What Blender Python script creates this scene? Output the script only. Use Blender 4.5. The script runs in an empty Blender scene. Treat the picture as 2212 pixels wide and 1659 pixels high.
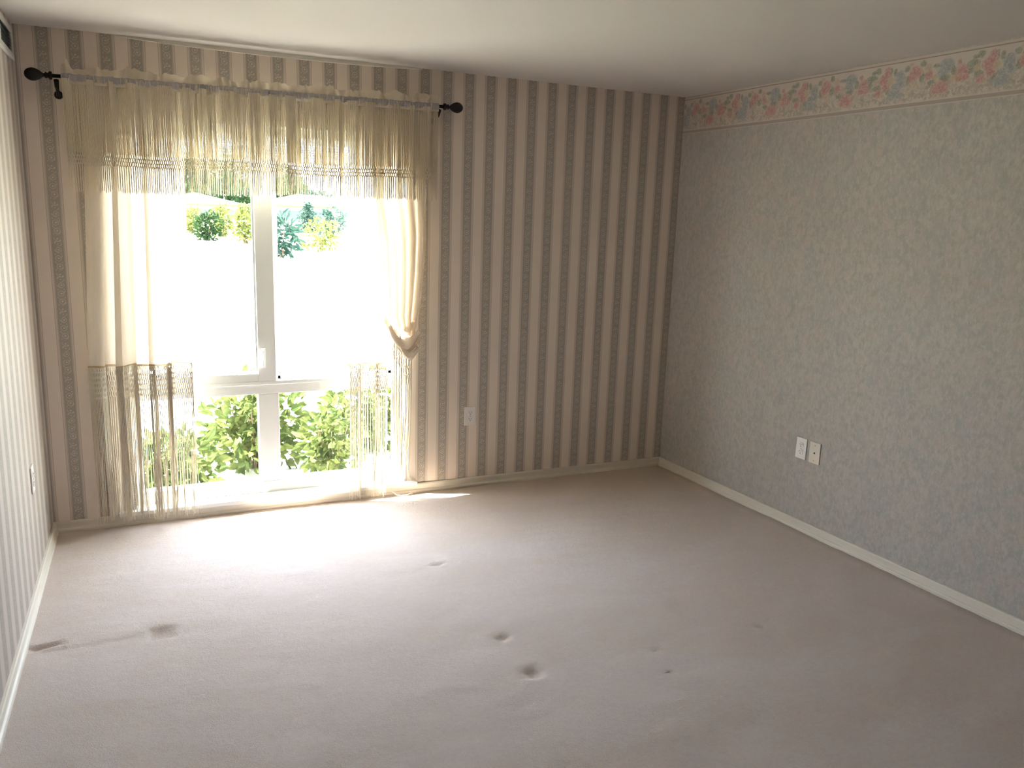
import bpy, math, random
from mathutils import Vector, Matrix, noise
S = bpy.context.scene
C = S.collection
PI = math.pi
random.seed(7)

# ------------------------------------------------------------------ camera
CAM = Vector((0.451, -4.4782, 1.6633)); YAW, PITCH, ROLL, FPX = .4327, -.2012, .0331, 1762.2
fw = Vector((math.sin(YAW)*math.cos(PITCH), math.cos(YAW)*math.cos(PITCH), math.sin(PITCH)))
r0 = Vector((math.cos(YAW), -math.sin(YAW), 0)); u0 = r0.cross(fw)
rt = r0*math.cos(ROLL) + u0*math.sin(ROLL); up = u0*math.cos(ROLL) - r0*math.sin(ROLL)
cd = bpy.data.cameras.new('camera'); cam = bpy.data.objects.new('camera', cd); C.objects.link(cam)
cd.sensor_fit = 'HORIZONTAL'; cd.sensor_width = 36; cd.lens = FPX/2212*36; cd.clip_start = .05; cd.clip_end = 500
cam.matrix_world = Matrix(((rt.x, up.x, -fw.x, CAM.x), (rt.y, up.y, -fw.y, CAM.y), (rt.z, up.z, -fw.z, CAM.z), (0, 0, 0, 1)))
S.camera = cam

# ------------------------------------------------------------------ light, exposure
SUN_AZ = Vector((.92, -.39, 0)).normalized(); SUN_EL = math.radians(68)
SUN_E, SKY_K = 34.0, 1.5
w = bpy.data.worlds.new('world'); S.world = w; w.use_nodes = True
nt = w.node_tree; nt.nodes.clear()
sky = nt.nodes.new('ShaderNodeTexSky'); sky.sky_type = 'NISHITA'; sky.sun_disc = False
sky.sun_elevation = SUN_EL; sky.sun_rotation = math.atan2(-SUN_AZ.x, -SUN_AZ.y); sky.air_density = 1.0; sky.dust_density = 2.0; sky.ozone_density = 1.0
mixn = nt.nodes.new('ShaderNodeMix'); mixn.data_type = 'RGBA'; mixn.inputs[0].default_value = .6
mixn.inputs[7].default_value = (4.5, 4.75, 5.5, 1)
nt.links.new(sky.outputs[0], mixn.inputs[6])
bg = nt.nodes.new('ShaderNodeBackground'); bg.inputs[1].default_value = SKY_K
out = nt.nodes.new('ShaderNodeOutputWorld')
nt.links.new(mixn.outputs[2], bg.inputs[0]); nt.links.new(bg.outputs[0], out.inputs[0])
sl = bpy.data.lights.new('sun', 'SUN'); sl.energy = SUN_E; sl.angle = math.radians(.55); sl.color = (1, .95, .91)
so = bpy.data.objects.new('sun', sl); C.objects.link(so)
sd = Vector((SUN_AZ.x*math.cos(SUN_EL), SUN_AZ.y*math.cos(SUN_EL), -math.sin(SUN_EL)))
so.rotation_euler = sd.to_track_quat('-Z', 'Y').to_euler(); so.location = (-8, 6, 12)
vs = S.view_settings; vs.view_transform = 'Standard'; vs.look = 'None'; vs.exposure = 1.66; vs.gamma = 1; vs.use_curve_mapping = False
cy = S.cycles; cy.use_denoising = True; cy.max_bounces = 14; cy.diffuse_bounces = 8; cy.transparent_max_bounces = 40; cy.transmission_bounces = 8
cy.sample_clamp_indirect = 12; cy.caustics_reflective = False; cy.caustics_refractive = False

# ------------------------------------------------------------------ helpers
def tag(o, label=None, cat=None, group=None, kind=None):
    if label: o['label'] = label
    if cat: o['category'] = cat
    if group: o['group'] = group
    if kind: o['kind'] = kind
    return o
def empty(name, loc=(0, 0, 0)):
    o = bpy.data.objects.new(name, None); C.objects.link(o); o.location = loc; o.empty_display_size = .05
    return o
class MB:
    def __init__(s): s.v = []; s.f = []
    def add(s, vs_, fs):
        n = len(s.v); s.v += [tuple(p) for p in vs_]; s.f += [tuple(i+n for i in f) for f in fs]; return s
    def box(s, a, b):
        (x0, y0, z0), (x1, y1, z1) = a, b
        return s.add([(x0,y0,z0),(x1,y0,z0),(x1,y1,z0),(x0,y1,z0),(x0,y0,z1),(x1,y0,z1),(x1,y1,z1),(x0,y1,z1)],
              [(0,3,2,1),(4,5,6,7),(0,1,5,4),(1,2,6,5),(2,3,7,6),(3,0,4,7)])
    def tube(s, pts, r, n=6, cap=True):
        pts = [Vector(p) for p in pts]; m = len(pts)
        rr = r if isinstance(r, (list, tuple)) else [r]*m
        vs_ = []
        for i, p in enumerate(pts):
            d = (pts[min(i+1, m-1)] - pts[max(i-1, 0)]).normalized()
            a = Vector((0, 1, 0)) if abs(d.y) < .9 else Vector((1, 0, 0))
            e1 = d.cross(a).normalized(); e2 = d.cross(e1)
            for k in range(n):
                t = 2*PI*k/n; vs_.append(p + (e1*math.cos(t) + e2*math.sin(t))*rr[i])
        fs = [(i*n+k, i*n+(k+1) % n, (i+1)*n+(k+1) % n, (i+1)*n+k) for i in range(m-1) for k in range(n)]
        if cap: fs += [tuple(range(n))[::-1], tuple((m-1)*n+k for k in range(n))]
        return s.add(vs_, fs)
    def grid(s, rows):          # rows: list of equal-length point lists
        m, n = len(rows), len(rows[0])
        return s.add([p for r in rows for p in r], [(i*n+j, i*n+j+1, (i+1)*n+j+1, (i+1)*n+j) for i in range(m-1) for j in range(n-1)])
    def extrude(s, prof, axis_pts):     # prof: list of 2D; axis_pts: function i-> maps (a,b) to 3D at each end
        n = len(prof); A = [axis_pts[0](a, b) for a, b in prof]; B = [axis_pts[1](a, b) for a, b in prof]
        return s.add(A+B, [(i, (i+1) % n, n+(i+1) % n, n+i) for i in range(n)] + [tuple(range(n))[::-1], tuple(range(n, 2*n))])
    def build(s, name, mat, parent=None, bevel=0, smooth=False):
        me = bpy.data.meshes.new(name); 
        org = Vector((0, 0, 0))
        if parent is not None: org = WLOC(parent)
        me.from_pydata([Vector(p) - org for p in s.v], [], s.f); me.update()
        if mat: me.materials.append(mat)
        o = bpy.data.objects.new(name, me); C.objects.link(o)
        if parent is not None: o.parent = parent
        if smooth:
            for p in me.polygons: p.use_smooth = True
        if bevel:
            b = o.modifiers.new('bevel', 'BEVEL'); b.width = bevel; b.segments = 2; b.limit_method = 'ANGLE'; b.angle_limit = .6
        return o
def WLOC(o):
    v = Vector((0, 0, 0))
    while o is not None: v += o.location; o = o.parent
    return v
def box_obj(name, a, b, mat, parent=None, bevel=0):
    return MB().box(a, b).build(name, mat, parent, bevel)
def lathe(axis_o, axis_d, prof, n=16):      # prof: (t along axis, radius)
    m = MB(); d = Vector(axis_d).normalized(); a = Vector((0, 0, 1)) if abs(d.z) < .9 else Vector((1, 0, 0))
    e1 = d.cross(a).normalized(); e2 = d.cross(e1); rows = []
    for t, r in prof:
        rows.append([Vector(axis_o) + d*t + (e1*math.cos(2*PI*k/n) + e2*math.sin(2*PI*k/n))*r for k in range(n+1)])
    return m.grid(rows)

# ------------------------------------------------------------------ materials
class NT:                       # a small arithmetic language over shader nodes
    def __init__(s, name, rough=.8, spec=.3):
        s.m = bpy.data.materials.new(name); s.m.use_nodes = True; s.t = s.m.node_tree
        s.b = s.t.nodes['Principled BSDF']; s.b.inputs['Roughness'].default_value = rough
        s.b.inputs['Specular IOR Level'].default_value = spec
        s.o = s.t.nodes['Material Output']
    def n(s, t): return s.t.nodes.new(t)
    def L(s, a, b): s.t.links.new(a, b)
    def put(s, v, sock):
        if hasattr(v, 'is_output'): s.L(v, sock)
        else: sock.default_value = v
    def M(s, op, a, b=0.0, c=None, clamp=False):
        k = s.n('ShaderNodeMath'); k.operation = op; k.use_clamp = clamp
        s.put(a, k.inputs[0]); s.put(b, k.inputs[1])
        if c is not None: s.put(c, k.inputs[2])
        return k.outputs[0]
    def coord(s):
        g = s.n('ShaderNodeNewGeometry'); x = s.n('ShaderNodeSeparateXYZ'); s.L(g.outputs['Position'], x.inputs[0])
        return g.outputs['Position'], x.outputs[0], x.outputs[1], x.outputs[2]
    def vec(s, x, y, z):
        k = s.n('ShaderNodeCombineXYZ')
        for i, v in enumerate((x, y, z)): s.put(v, k.inputs[i])
        return k.outputs[0]
    def step(s, x, e, soft):    # 0 below e, 1 above
        k = s.n('ShaderNodeMapRange'); k.interpolation_type = 'SMOOTHSTEP'
        s.put(x, k.inputs[0]); k.inputs[1].default_value = e-soft; k.inputs[2].default_value = e+soft
        return k.outputs[0]
    def band(s, x, a, b, soft): return s.M('MULTIPLY', s.step(x, a, soft), s.M('SUBTRACT', 1.0, s.step(x, b, soft)))
    def mix(s, f, a, b, mode='MIX'):
        k = s.n('ShaderNodeMix'); k.data_type = 'RGBA'; k.blend_type = mode
        s.put(f, k.inputs[0])
        for v, sk in ((a, k.inputs[6]), (b, k.inputs[7])):
            s.put(v if hasattr(v, 'is_output') else (*v, 1)[:4], sk)
        return k.outputs[2]
    def noise(s, v, scale, detail=2, rough=.5, dist=0.):
        k = s.n('ShaderNodeTexNoise'); s.L(v, k.inputs['Vector']); k.inputs['Scale'].default_value = scale
        k.inputs['Detail'].default_value = detail; k.inputs['Roughness'].default_value = rough; k.inputs['Distortion'].default_value = dist
        return k.outputs[0], k.outputs[1]
    def scale(s, v, sc):
        k = s.n('ShaderNodeVectorMath'); k.operation = 'MULTIPLY'; s.L(v, k.inputs[0]); k.inputs[1].default_value = sc
        return k.outputs[0]
    def bump(s, h, strength, dist):
        k = s.n('ShaderNodeBump'); k.inputs['Strength'].default_value = strength; k.inputs['Distance'].default_value = dist
        s.L(h, k.inputs['Height']); s.L(k.outputs[0], s.b.inputs['Normal'])
    def color(s, c): s.put(c if hasattr(c, 'is_output') else (*c, 1), s.b.inputs['Base Color']); return s.m

def plain(name, c, rough=.6, spec=.3, metal=0, var=.06, vs=8):
    t = NT(name, rough, spec); p, *_ = t.coord(); f, _ = t.noise(p, vs, 3)
    t.b.inputs['Metallic'].default_value = metal
    return t.color(t.mix(f, tuple(v*(1-var) for v in c), tuple(min(1, v*(1+var)) for v in c)))

STR_P = .1303
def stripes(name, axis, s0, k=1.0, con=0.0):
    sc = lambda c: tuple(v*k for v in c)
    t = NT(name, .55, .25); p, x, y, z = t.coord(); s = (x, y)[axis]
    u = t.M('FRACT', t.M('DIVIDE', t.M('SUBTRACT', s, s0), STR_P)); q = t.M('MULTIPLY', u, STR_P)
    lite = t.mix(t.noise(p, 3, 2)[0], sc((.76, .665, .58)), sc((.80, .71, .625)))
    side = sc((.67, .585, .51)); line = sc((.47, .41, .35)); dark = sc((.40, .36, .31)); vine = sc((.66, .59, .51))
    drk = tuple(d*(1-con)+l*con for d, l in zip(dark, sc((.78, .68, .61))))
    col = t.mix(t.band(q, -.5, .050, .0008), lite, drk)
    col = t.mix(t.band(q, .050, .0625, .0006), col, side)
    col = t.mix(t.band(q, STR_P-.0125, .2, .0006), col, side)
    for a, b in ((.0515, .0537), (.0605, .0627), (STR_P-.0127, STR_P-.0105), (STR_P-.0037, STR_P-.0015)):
        col = t.mix(t.band(q, a, b, .0005), col, line)
    # scrolling vine, rings, flowers and little cross leaves inside the dark band
    c = t.M('SUBTRACT', q, .025); zz = t.M('FRACT', t.M('DIVIDE', z, .168)); zq = t.M('MULTIPLY', zz, .168)
    vx = t.M('MULTIPLY', t.M('SINE', t.M('MULTIPLY', z, 2*PI/.056)), .0155)
    dv = t.M('ABSOLUTE', t.M('SUBTRACT', c, vx)); m = t.M('SUBTRACT', 1.0, t.step(dv, .0016, .0010))
    m = t.M('MULTIPLY', m, t.step(t.M('SINE', t.M('MULTIPLY', z, 2*PI/.028)), -.35, .3))
    def ring(cx, cz, r, wd):
        a = t.M('SUBTRACT', c, cx); b = t.M('SUBTRACT', zq, cz)
        d = t.M('SQRT', t.M('ADD', t.M('MULTIPLY', a, a), t.M('MULTIPLY', b, b)))
        if wd == 0: return t.M('SUBTRACT', 1.0, t.step(d, r, .0012))
        return t.M('SUBTRACT', 1.0, t.step(t.M('ABSOLUTE', t.M('SUBTRACT', d, r)), wd, .0009))
    for a in ((.002, .020, .0125, .0012), (.002, .020, .0045, 0), (-.002, .058, .0125, .0012), (-.001, .058, .0042, 0),
              (.002, .098, .0110, .0011), (.002, .098, .0040, 0), (-.012, .132, .0035, 0), (.011, .142, .0035, 0),
              (0, .150, .0038, 0), (0, .126, .0028, 0), (.012, .078, .0026, 0), (-.014, .078, .0026, 0), (.014, .038, .0022, 0), (-.014, .004, .0025, 0)):
        m = t.M('MAXIMUM', m, ring(*a))
    bar = t.M('MULTIPLY', t.band(c, -.012, .013, .0008), t.band(zq, .1365, .1395, .0007)); m = t.M('MAXIMUM', m, bar)
    inside = t.band(q, .0025, .0475, .0008)
    col = t.mix(t.M('MULTIPLY', t.M('MULTIPLY', m, inside), .85), col, vine)
    t.bump(t.noise(p, 260, 2)[0], .06, .001)
    return t.color(col)

def mottled():
    t = NT('mottled_wallpaper', .6, .2); p, x, y, z = t.coord()
    v = t.scale(p, (1, 1, .75)); a, _ = t.noise(v, 34, 5, .75); b, _ = t.noise(t.scale(p, (1, 1, .8)), 8, 4, .65, .6)
    c, _ = t.noise(t.scale(p, (1, 1, .55)), 70, 3, .7); d, _ = t.noise(p, 2.2, 3, .6)
    col = t.mix(t.step(a, .5, .12), (.385, .365, .33), (.49, .455, .41))
    col = t.mix(t.M('MULTIPLY', t.step(b, .55, .1), .55), col, (.385, .385, .375))
    col = t.mix(t.M('MULTIPLY', t.step(t.noise(p, 14, 4, .7)[0], .56, .07), .45), col, (.51, .41, .365))
    col = t.mix(t.M('MULTIPLY', t.step(c, .56, .08), .5), col, (.56, .525, .475))
    col = t.mix(t.M('MULTIPLY', d, .25), col, (.44, .40, .355))
    t.bump(c, .05, .001)
    return t.color(col)

def border_mat():               # floral frieze on the right wall; u runs away from the window, v up
    t = NT('floral_border', .55, .25); dim = .74; p, x, y, z = t.coord()
    base = (.78, .68, .60); per = .516
    u = t.M('MULTIPLY', y, -1.0); v = t.M('SUBTRACT', z, 2.216)
    w1, wc = t.noise(p, 55, 3, .6); fine, _ = t.noise(p, 150, 2, .6); pet, _ = t.noise(t.scale(p, (1, 1, 1)), 95, 3, .6, 1.2)
    uu = t.M('ADD', u, t.M('MULTIPLY', t.M('SUBTRACT', w1, .5), .016))
    vv = t.M('ADD', v, t.M('MULTIPLY', t.M('SUBTRACT', fine, .5), .012))
    col = base
    # soft undergrowth of the garland
    m = t.M('MULTIPLY', t.band(v, .026, .145, .02), t.step(t.noise(p, 42, 4, .65)[0], .50, .05))
    col = t.mix(t.M('MULTIPLY', m, .8), col, (.56, .50, .40))
    m = t.M('MULTIPLY', t.band(v, .026, .085, .006), t.step(t.noise(p, 60, 3, .6)[0], .53, .04))
    col = t.mix(t.M('MULTIPLY', m, .7), col, (.50, .43, .36))
    P, B, G, Y, Wt = ((.60, .27, .24), (.80, .56, .49)), ((.36, .38, .39), (.62, .61, .58)), ((.30, .31, .23), (.56, .55, .44)), ((.66, .50, .34), (.76, .64, .48)), ((.58, .50, .41), (.80, .71, .61))
    bl = [(.155,.183,.014,.015,G),(.075,.172,.014,.014,G),(.40,.150,.030,.017,G),(.433,.182,.016,.016,G),(.408,.176,.013,.010,G),(.27,.108,.022,.018,G),(.505,.170,.008,.020,G),(.225,.165,.018,.009,G),
          (.155,.125,.014,.022,G),(.385,.122,.018,.014,G),(.012,.165,.010,.018,G),(.085,.120,.012,.022,G),(.31,.135,.012,.020,G),(.43,.105,.022,.014,G),(.495,.085,.014,.016,G),(.205,.095,.018,.012,G),
          (.095,.187,.012,.010,Y),(.185,.165,.018,.014,Y),(.145,.150,.014,.014,Y),(.225,.120,.014,.012,Y),(.42,.130,.016,.014,Y),(.507,.128,.014,.020,Y),(.31,.100,.014,.014,Y),(.125,.095,.012,.022,Y),(.452,.070,.016,.012,Y),
          (.015,.098,.020,.018,B),(.018,.064,.036,.026,B),(.042,.138,.024,.032,B),(.048,.108,.018,.020,B),(.262,.132,.026,.016,B),(.275,.162,.034,.028,B),
          (.335,.166,.010,.012,P),(.118,.148,.028,.032,P),(.100,.128,.016,.020,P),(.192,.131,.018,.022,P),(.252,.068,.042,.032,P),(.352,.122,.028,.034,P),(.338,.098,.016,.016,P),(.372,.100,.016,.018,P),
          (.486,.166,.018,.028,P),(.466,.138,.024,.026,P),(.480,.108,.020,.024,P),(.44,.082,.018,.020,P),(.385,.075,.022,.016,Wt),(.15,.080,.024,.020,Wt),(.32,.072,.018,.016,Wt),(.085,.076,.020,.018,Wt)]
    for cu, cv, ru, rv, (dk, lt) in bl:
        ru *= 1.2; rv *= 1.12
        a = t.M('MULTIPLY', t.M('SUBTRACT', t.M('FRACT', t.M('ADD', t.M('DIVIDE', t.M('SUBTRACT', uu, cu), per), .5)), .5), per/ru); b = t.M('DIVIDE', t.M('SUBTRACT', vv, cv), rv)
        d = t.M('SQRT', t.M('ADD', t.M('MULTIPLY', a, a), t.M('MULTIPLY', b, b)))
        msk = t.M('SUBTRACT', 1.0, t.step(d, .90, .16))
        ff = t.M('ADD', t.M('MULTIPLY', t.step(pet, .5, .10), .65), t.M('MULTIPLY', d, .38))
        col = t.mix(t.M('MULTIPLY', msk, .86), col, t.mix(ff, dk, lt))
    # scalloped lace line above the lower band
    sc = t.M('ADD', t.M('MULTIPLY', t.M('ABSOLUTE', t.M('SINE', t.M('MULTIPLY', u, PI/.042))), .022), .024)
    dl = t.M('ABSOLUTE', t.M('SUBTRACT', v, sc)); col = t.mix(t.M('MULTIPLY', t.M('SUBTRACT', 1.0, t.step(dl, .0022, .0012)), .75), col, (.72, .66, .57))
    for a, b, c in ((-.1, .0035, (.76, .67, .58)), (.0035, .019, (.52, .44, .375)), (.019, .0215, (.76, .67, .59)), (.2035, .2080, (.42, .35, .29)), (.2080, .3, (.76, .66, .57))):
        col = t.mix(t.band(v, a, b, .0006), col, c)
    return t.color(t.mix(1.0, col, (dim, dim, dim), 'MULTIPLY'))

def carpet():
    t = NT('beige_carpet', .95, .1); p, x, y, z = t.coord()
    a, _ = t.noise(p, 330, 3, .7); b, _ = t.noise(t.scale(p, (1, 1.6, 1)), 46, 4, .6); c, _ = t.noise(t.scale(p, (.6, 1.5, 1)), 2.2, 4, .6, .8)
    col = t.mix(a, (.58, .485, .425), (.90, .785, .72))
    col = t.mix(t.M('MULTIPLY', t.step(b, .5, .2), .35), col, (.64, .525, .45))
    col = t.mix(t.M('MULTIPLY', t.step(c, .52, .14), .35), col, (.64, .51, .40))
    # darker line along the right wall and faint brown marks in dents
    wz = t.M('MULTIPLY', t.step(y, -.62, .45), t.step(x, 1.75, .7)); col = t.mix(t.M('MULTIPLY', wz, .5), col, (.56, .42, .28))  # browner by the window wall: dirtier, unfaded carpet, with some lighting painted in
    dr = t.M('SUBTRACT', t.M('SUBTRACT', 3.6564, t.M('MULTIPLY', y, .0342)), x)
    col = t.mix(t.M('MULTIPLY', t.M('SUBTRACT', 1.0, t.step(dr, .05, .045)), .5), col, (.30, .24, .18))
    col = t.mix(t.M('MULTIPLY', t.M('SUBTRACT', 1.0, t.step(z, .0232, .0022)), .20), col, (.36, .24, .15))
    h = t.M('ADD', a, t.M('MULTIPLY', t.noise(p, 110, 3, .6)[0], .8))
    t.bump(h, .8, .006)
    t.b.inputs['Sheen Weight'].default_value = .25; t.b.inputs['Sheen Roughness'].default_value = .5
    return t.color(col)

def cloth(name, c, opac, trans):    # woven sheer: part see-through, part translucent
    t = NT(name); n = t.t.nodes; n.remove(t.b)
    df = t.n('ShaderNodeBsdfDiffuse'); tr = t.n('ShaderNodeBsdfTranslucent'); tp = t.n('ShaderNodeBsdfTransparent')
    df.inputs[0].default_value = (*c, 1); tr.inputs[0].default_value = (*c, 1)
    m1 = t.n('ShaderNodeMixShader'); m1.inputs[0].default_value = trans; t.L(df.outputs[0], m1.inputs[1]); t.L(tr.outputs[0], m1.inputs[2])
    m2 = t.n('ShaderNodeMixShader'); t.L(tp.outputs[0], m2.inputs[1]); t.L(m1.outputs[0], m2.inputs[2])
    p, *_ = t.coord(); f, _ = t.noise(t.scale(p, (1, 1, .15)), 90, 2)
    t.L(t.M('ADD', t.M('MULTIPLY', f, .12), opac-.06, clamp=True), m2.inputs[0]); t.L(m2.outputs[0], t.o.inputs[0])
    return t.m
def glass_mat():
    t = NT('window_glass'); t.t.nodes.remove(t.b)
    tp = t.n('ShaderNodeBsdfTransparent'); tp.inputs[0].default_value = (.93, .95, .94, 1); g = t.n('ShaderNodeBsdfGlossy'); g.inputs['Roughness'].default_value = .02
    lw = t.n('ShaderNodeLayerWeight'); lw.inputs[0].default_value = .5; m = t.n('ShaderNodeMixShader')
    t.L(t.M('ADD', t.M('MULTIPLY', t.M('POWER', lw.outputs['Facing'], 5.0), .25), .02), m.inputs[0]); t.L(tp.outputs[0], m.inputs[1]); t.L(g.outputs[0], m.inputs[2]); t.L(m.outputs[0], t.o.inputs[0])
    return t.m
def leaf_mat(name, a, b, trans=.35):
    t = NT(name); t.t.nodes.remove(t.b); p, *_ = t.coord(); f, _ = t.noise(p, 9, 3)
    col = t.mix(t.step(f, .5, .12), a, b)
    df = t.n('ShaderNodeBsdfDiffuse'); tr = t.n('ShaderNodeBsdfTranslucent'); t.L(col, df.inputs[0]); t.L(t.mix(.6, col, b), tr.inputs[0])
    m = t.n('ShaderNodeMixShader'); m.inputs[0].default_value = trans; t.L(df.outputs[0], m.inputs[1]); t.L(tr.outputs[0], m.inputs[2]); t.L(m.outputs[0], t.o.inputs[0])
    return t.m

M_back = stripes('striped_wallpaper_window_wall', 0, .0893, 1.04)
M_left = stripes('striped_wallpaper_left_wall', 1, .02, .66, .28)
M_mott = mottled(); M_border = border_mat(); M_carpet = carpet()
M_ceil = plain('ceiling_paint', (.56, .52, .485), .8, .1, var=.02, vs=2)
M_trim = plain('cream_trim_paint', (.70, .645, .55), .45, .4, var=.04, vs=5)
M_white = plain('white_vinyl', (.88, .88, .85), .35, .4, var=.02)
M_stool = plain('white_sill_paint', (.86, .84, .79), .4, .4, var=.02)
M_plate = plain('white_plastic_plate', (.82, .79, .76), .35, .5, var=.01)
M_plate2 = plain('cream_plastic_plate', (.74, .67, .58), .35, .5, var=.01)
M_slot = plain('dark_slot', (.03, .02, .015), .6)
M_black = plain('black_iron', (.012, .009, .008), .6, .3, var=.3, vs=60)
M_string = cloth('cream_cord', (.88, .80, .66), 1.2, .24)
M_sheer = cloth('cream_sheer', (.92, .85, .74), .90, .28)
M_sheer2 = cloth('cream_sheer_gathered', (.90, .81, .68), 1.0, .24)
M_hem = cloth('tan_hem_stitching', (.60, .45, .27), 1.2, .3)
M_ruffle = cloth('cream_ruffle', (.74, .66, .53), 1.1, .3)
M_pocket = plain('grey_rod_pocket', (.40, .38, .385), .8, .1, var=.12, vs=40)
M_slat = cloth('white_blind_slat', (.80, .82, .86), 1.2, .3)
M_glass = glass_mat()
M_vent = plain('painted_metal_grille', (.50, .50, .47), .5, .4); M_ventd = plain('grille_shadow', (.10, .11, .10), .7)
M_stucco = plain('exterior_stucco', (.62, .56, .48), .9, .1)

# ------------------------------------------------------------------ room shell
H = 2.44; FZ = .03; YF = -5.4; AR, AL, W = .0342, -.013, 3.6564
def xr(y): return W - AR*y
def xl(y): return -AL*y*1.0 if False else AL*-y
OX0, OX1, OZ0, OZ1 = .38, 1.835, .098, 2.085     # window opening
T = .17
m = MB()
x0, x1 = -.15, W+.25
m.box((x0, 0, -.1), (OX0, T, H+.15)); m.box((OX1, 0, -.1), (x1, T, H+.15)); m.box((OX0, 0, -.1), (OX1, T, OZ0)); m.box((OX0, 0, OZ1), (OX1, T, H+.15))
tag(m.build('wall_back', M_back), kind='structure')
m = MB(); m.add([(0, 0, -.1), (xl(YF), YF, -.1), (xl(YF)-.15, YF, -.1), (-.15, 0, -.1), (0, 0, H+.15), (xl(YF), YF, H+.15), (xl(YF)-.15, YF, H+.15), (-.15, 0, H+.15)],
   [(0,1,2,3),(7,6,5,4),(0,4,5,1),(1,5,6,2),(2,6,7,3),(3,7,4,0)])
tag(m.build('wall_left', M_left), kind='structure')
m = MB(); m.add([(W, 0, -.1), (xr(YF), YF, -.1), (xr(YF)+.15, YF, -.1), (W+.15, 0, -.1), (W, 0, H+.15), (xr(YF), YF, H+.15), (xr(YF)+.15, YF, H+.15), (W+.15, 0, H+.15)],
   [(3,2,1,0),(4,5,6,7),(1,5,4,0),(2,6,5,1),(3,7,6,2),(0,4,7,3)])
tag(m.build('wall_right', M_mott), kind='structure')
tag(box_obj('wall_front', (-.3, YF-.15, -.1), (xr(YF)+.2, YF, H+.15), plain('dark_unseen_wall', (.17, .145, .12), .8, .1)), kind='structure')  # unseen wall behind the camera, coloured dark to cut bounced light
tag(box_obj('ceiling', (-.3, YF-.15, H), (xr(YF)+.2, .0, H+.1), M_ceil), kind='structure')
# wallpaper border: a strip of paper pasted on the wall
m = MB(); e = .0008
m.add([(W-e, 0, 2.216), (xr(YF)-e, YF, 2.216), (xr(YF)-e, YF, 2.434), (W-e, 0, 2.434), (W, 0, 2.216), (xr(YF), YF, 2.216), (xr(YF), YF, 2.434), (W, 0, 2.434)], [(0,3,2,1),(4,5,6,7),(0,1,5,4),(2,3,7,6)])
tag(m.build('trim_1', M_border), kind='structure')

# carpet: a grid with real dents left by furniture
dents = [(1.681,-1.036,.030,.012,.009,'o'), (1.696,-1.773,.026,.020,.010,'o'), (1.695,-2.057,.028,.026,.012,'o'), (2.209,-2.077,.016,.014,.008,'o'), (2.74,-2.07,.017,.016,.009,'o'),
         (.065,-1.225,.052,.018,.016,'s'), (.462,-1.270,.045,.042,.012,'q'), (2.169,-2.236,.012,.006,.005,'o'), (3.45,-1.93,.016,.012,.004,'o'), (3.21,-2.0,.016,.014,.005,'o'), (2.05,-1.95,.02,.012,.003,'o')]
def fz(x, y):
    h = FZ + .0022*noise.noise((x*9, y*14, 0)) + .0014*noise.noise((x*45, y*60, 3)) + .0035*noise.noise((x*2.1, y*3, 7))
    for cx, cy_, rx, ry, d, k in dents:
        if k == 'o': rx *= 1.15; ry *= 1.2; d *= 1.2
        a, b = (x-cx)/rx, (y-cy_)/ry
        if abs(a) < 2.2 and abs(b) < 2.2:
            if k == 'o': q = a*a + b*b + .5*noise.noise((x*120, y*120, 1))
            elif k == 's':
                a2 = a*.95 + b*.1; b2 = b - a*.55; q = max(abs(a2), abs(b2))**4
            else: q = max(abs(a), abs(b))**5
            h -= d*math.exp(-max(q, 0)*.9)
            if k == 's': h += .004*math.exp(-((a-.2)**2 + (b+1.5)**2)*1.5)
    # ridge pressed between the two left dents
    if x < .62 and y > -1.45: h += .0045/(1+math.exp(-(y+1.245+.02*math.sin(x*6))/.006)) * (1/(1+math.exp((x-.55)/.03)))*math.exp(-max(0, y+1.245)*3)
    return h
xs_ = [-.08 + i*.009 for i in range(int(4.02/.009)+1)]; ys_ = []
yy = .0
while yy > YF: ys_.append(yy); yy -= .009 if yy > -3.0 else .05
ys_.append(YF)
m = MB(); m.grid([[(x, y, fz(x, y)) for x in xs_] for y in ys_][::-1])
m.box((-.08, YF, -.1), (3.94, 0, .0))
tag(m.build('floor', M_carpet, smooth=True), kind='structure')

# baseboards
prof = [(0, .0), (.022, .0), (.022, .010+FZ), (.019, .016+FZ), (.013, .020+FZ), (.012, .026+FZ), (.012, .048+FZ), (.009, .054+FZ), (.0, .055+FZ)]
m = MB(); m.extrude(prof, [lambda a, b: (0, -a, b), lambda a, b: (W, -a, b)]); tag(m.build('baseboard_back', M_trim), kind='structure')
m = MB(); m.extrude(prof, [lambda a, b: (xl(YF)+a, YF, b), lambda a, b: (a, -.012, b)]); tag(m.build('baseboard_left', M_trim), kind='structure')
m = MB(); m.extrude(prof, [lambda a, b: (W-a, -.012, b), lambda a, b: (xr(YF)-a, YF, b)]); tag(m.build('baseboard_right', M_trim), kind='structure')
# uneven filler strip between wallpaper and ceiling above the window
m = MB(); top = []; bot = []; t2 = []; b2 = []
for i in range(41):
    x = .42 + 1.5*i/40; h = .004 + .017*math.sin(PI*min(1, i/40*1.02))**.6
    top.append((x, -.006, H)); bot.append((x, -.006, H-h)); b2.append((x, 0, H-h-.002))
m.grid([top, bot, b2][::-1]); tag(m.build('trim_2', plain('ceiling_edge_paint', (.74, .71, .64), .5, .3)), kind='structure')

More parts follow.
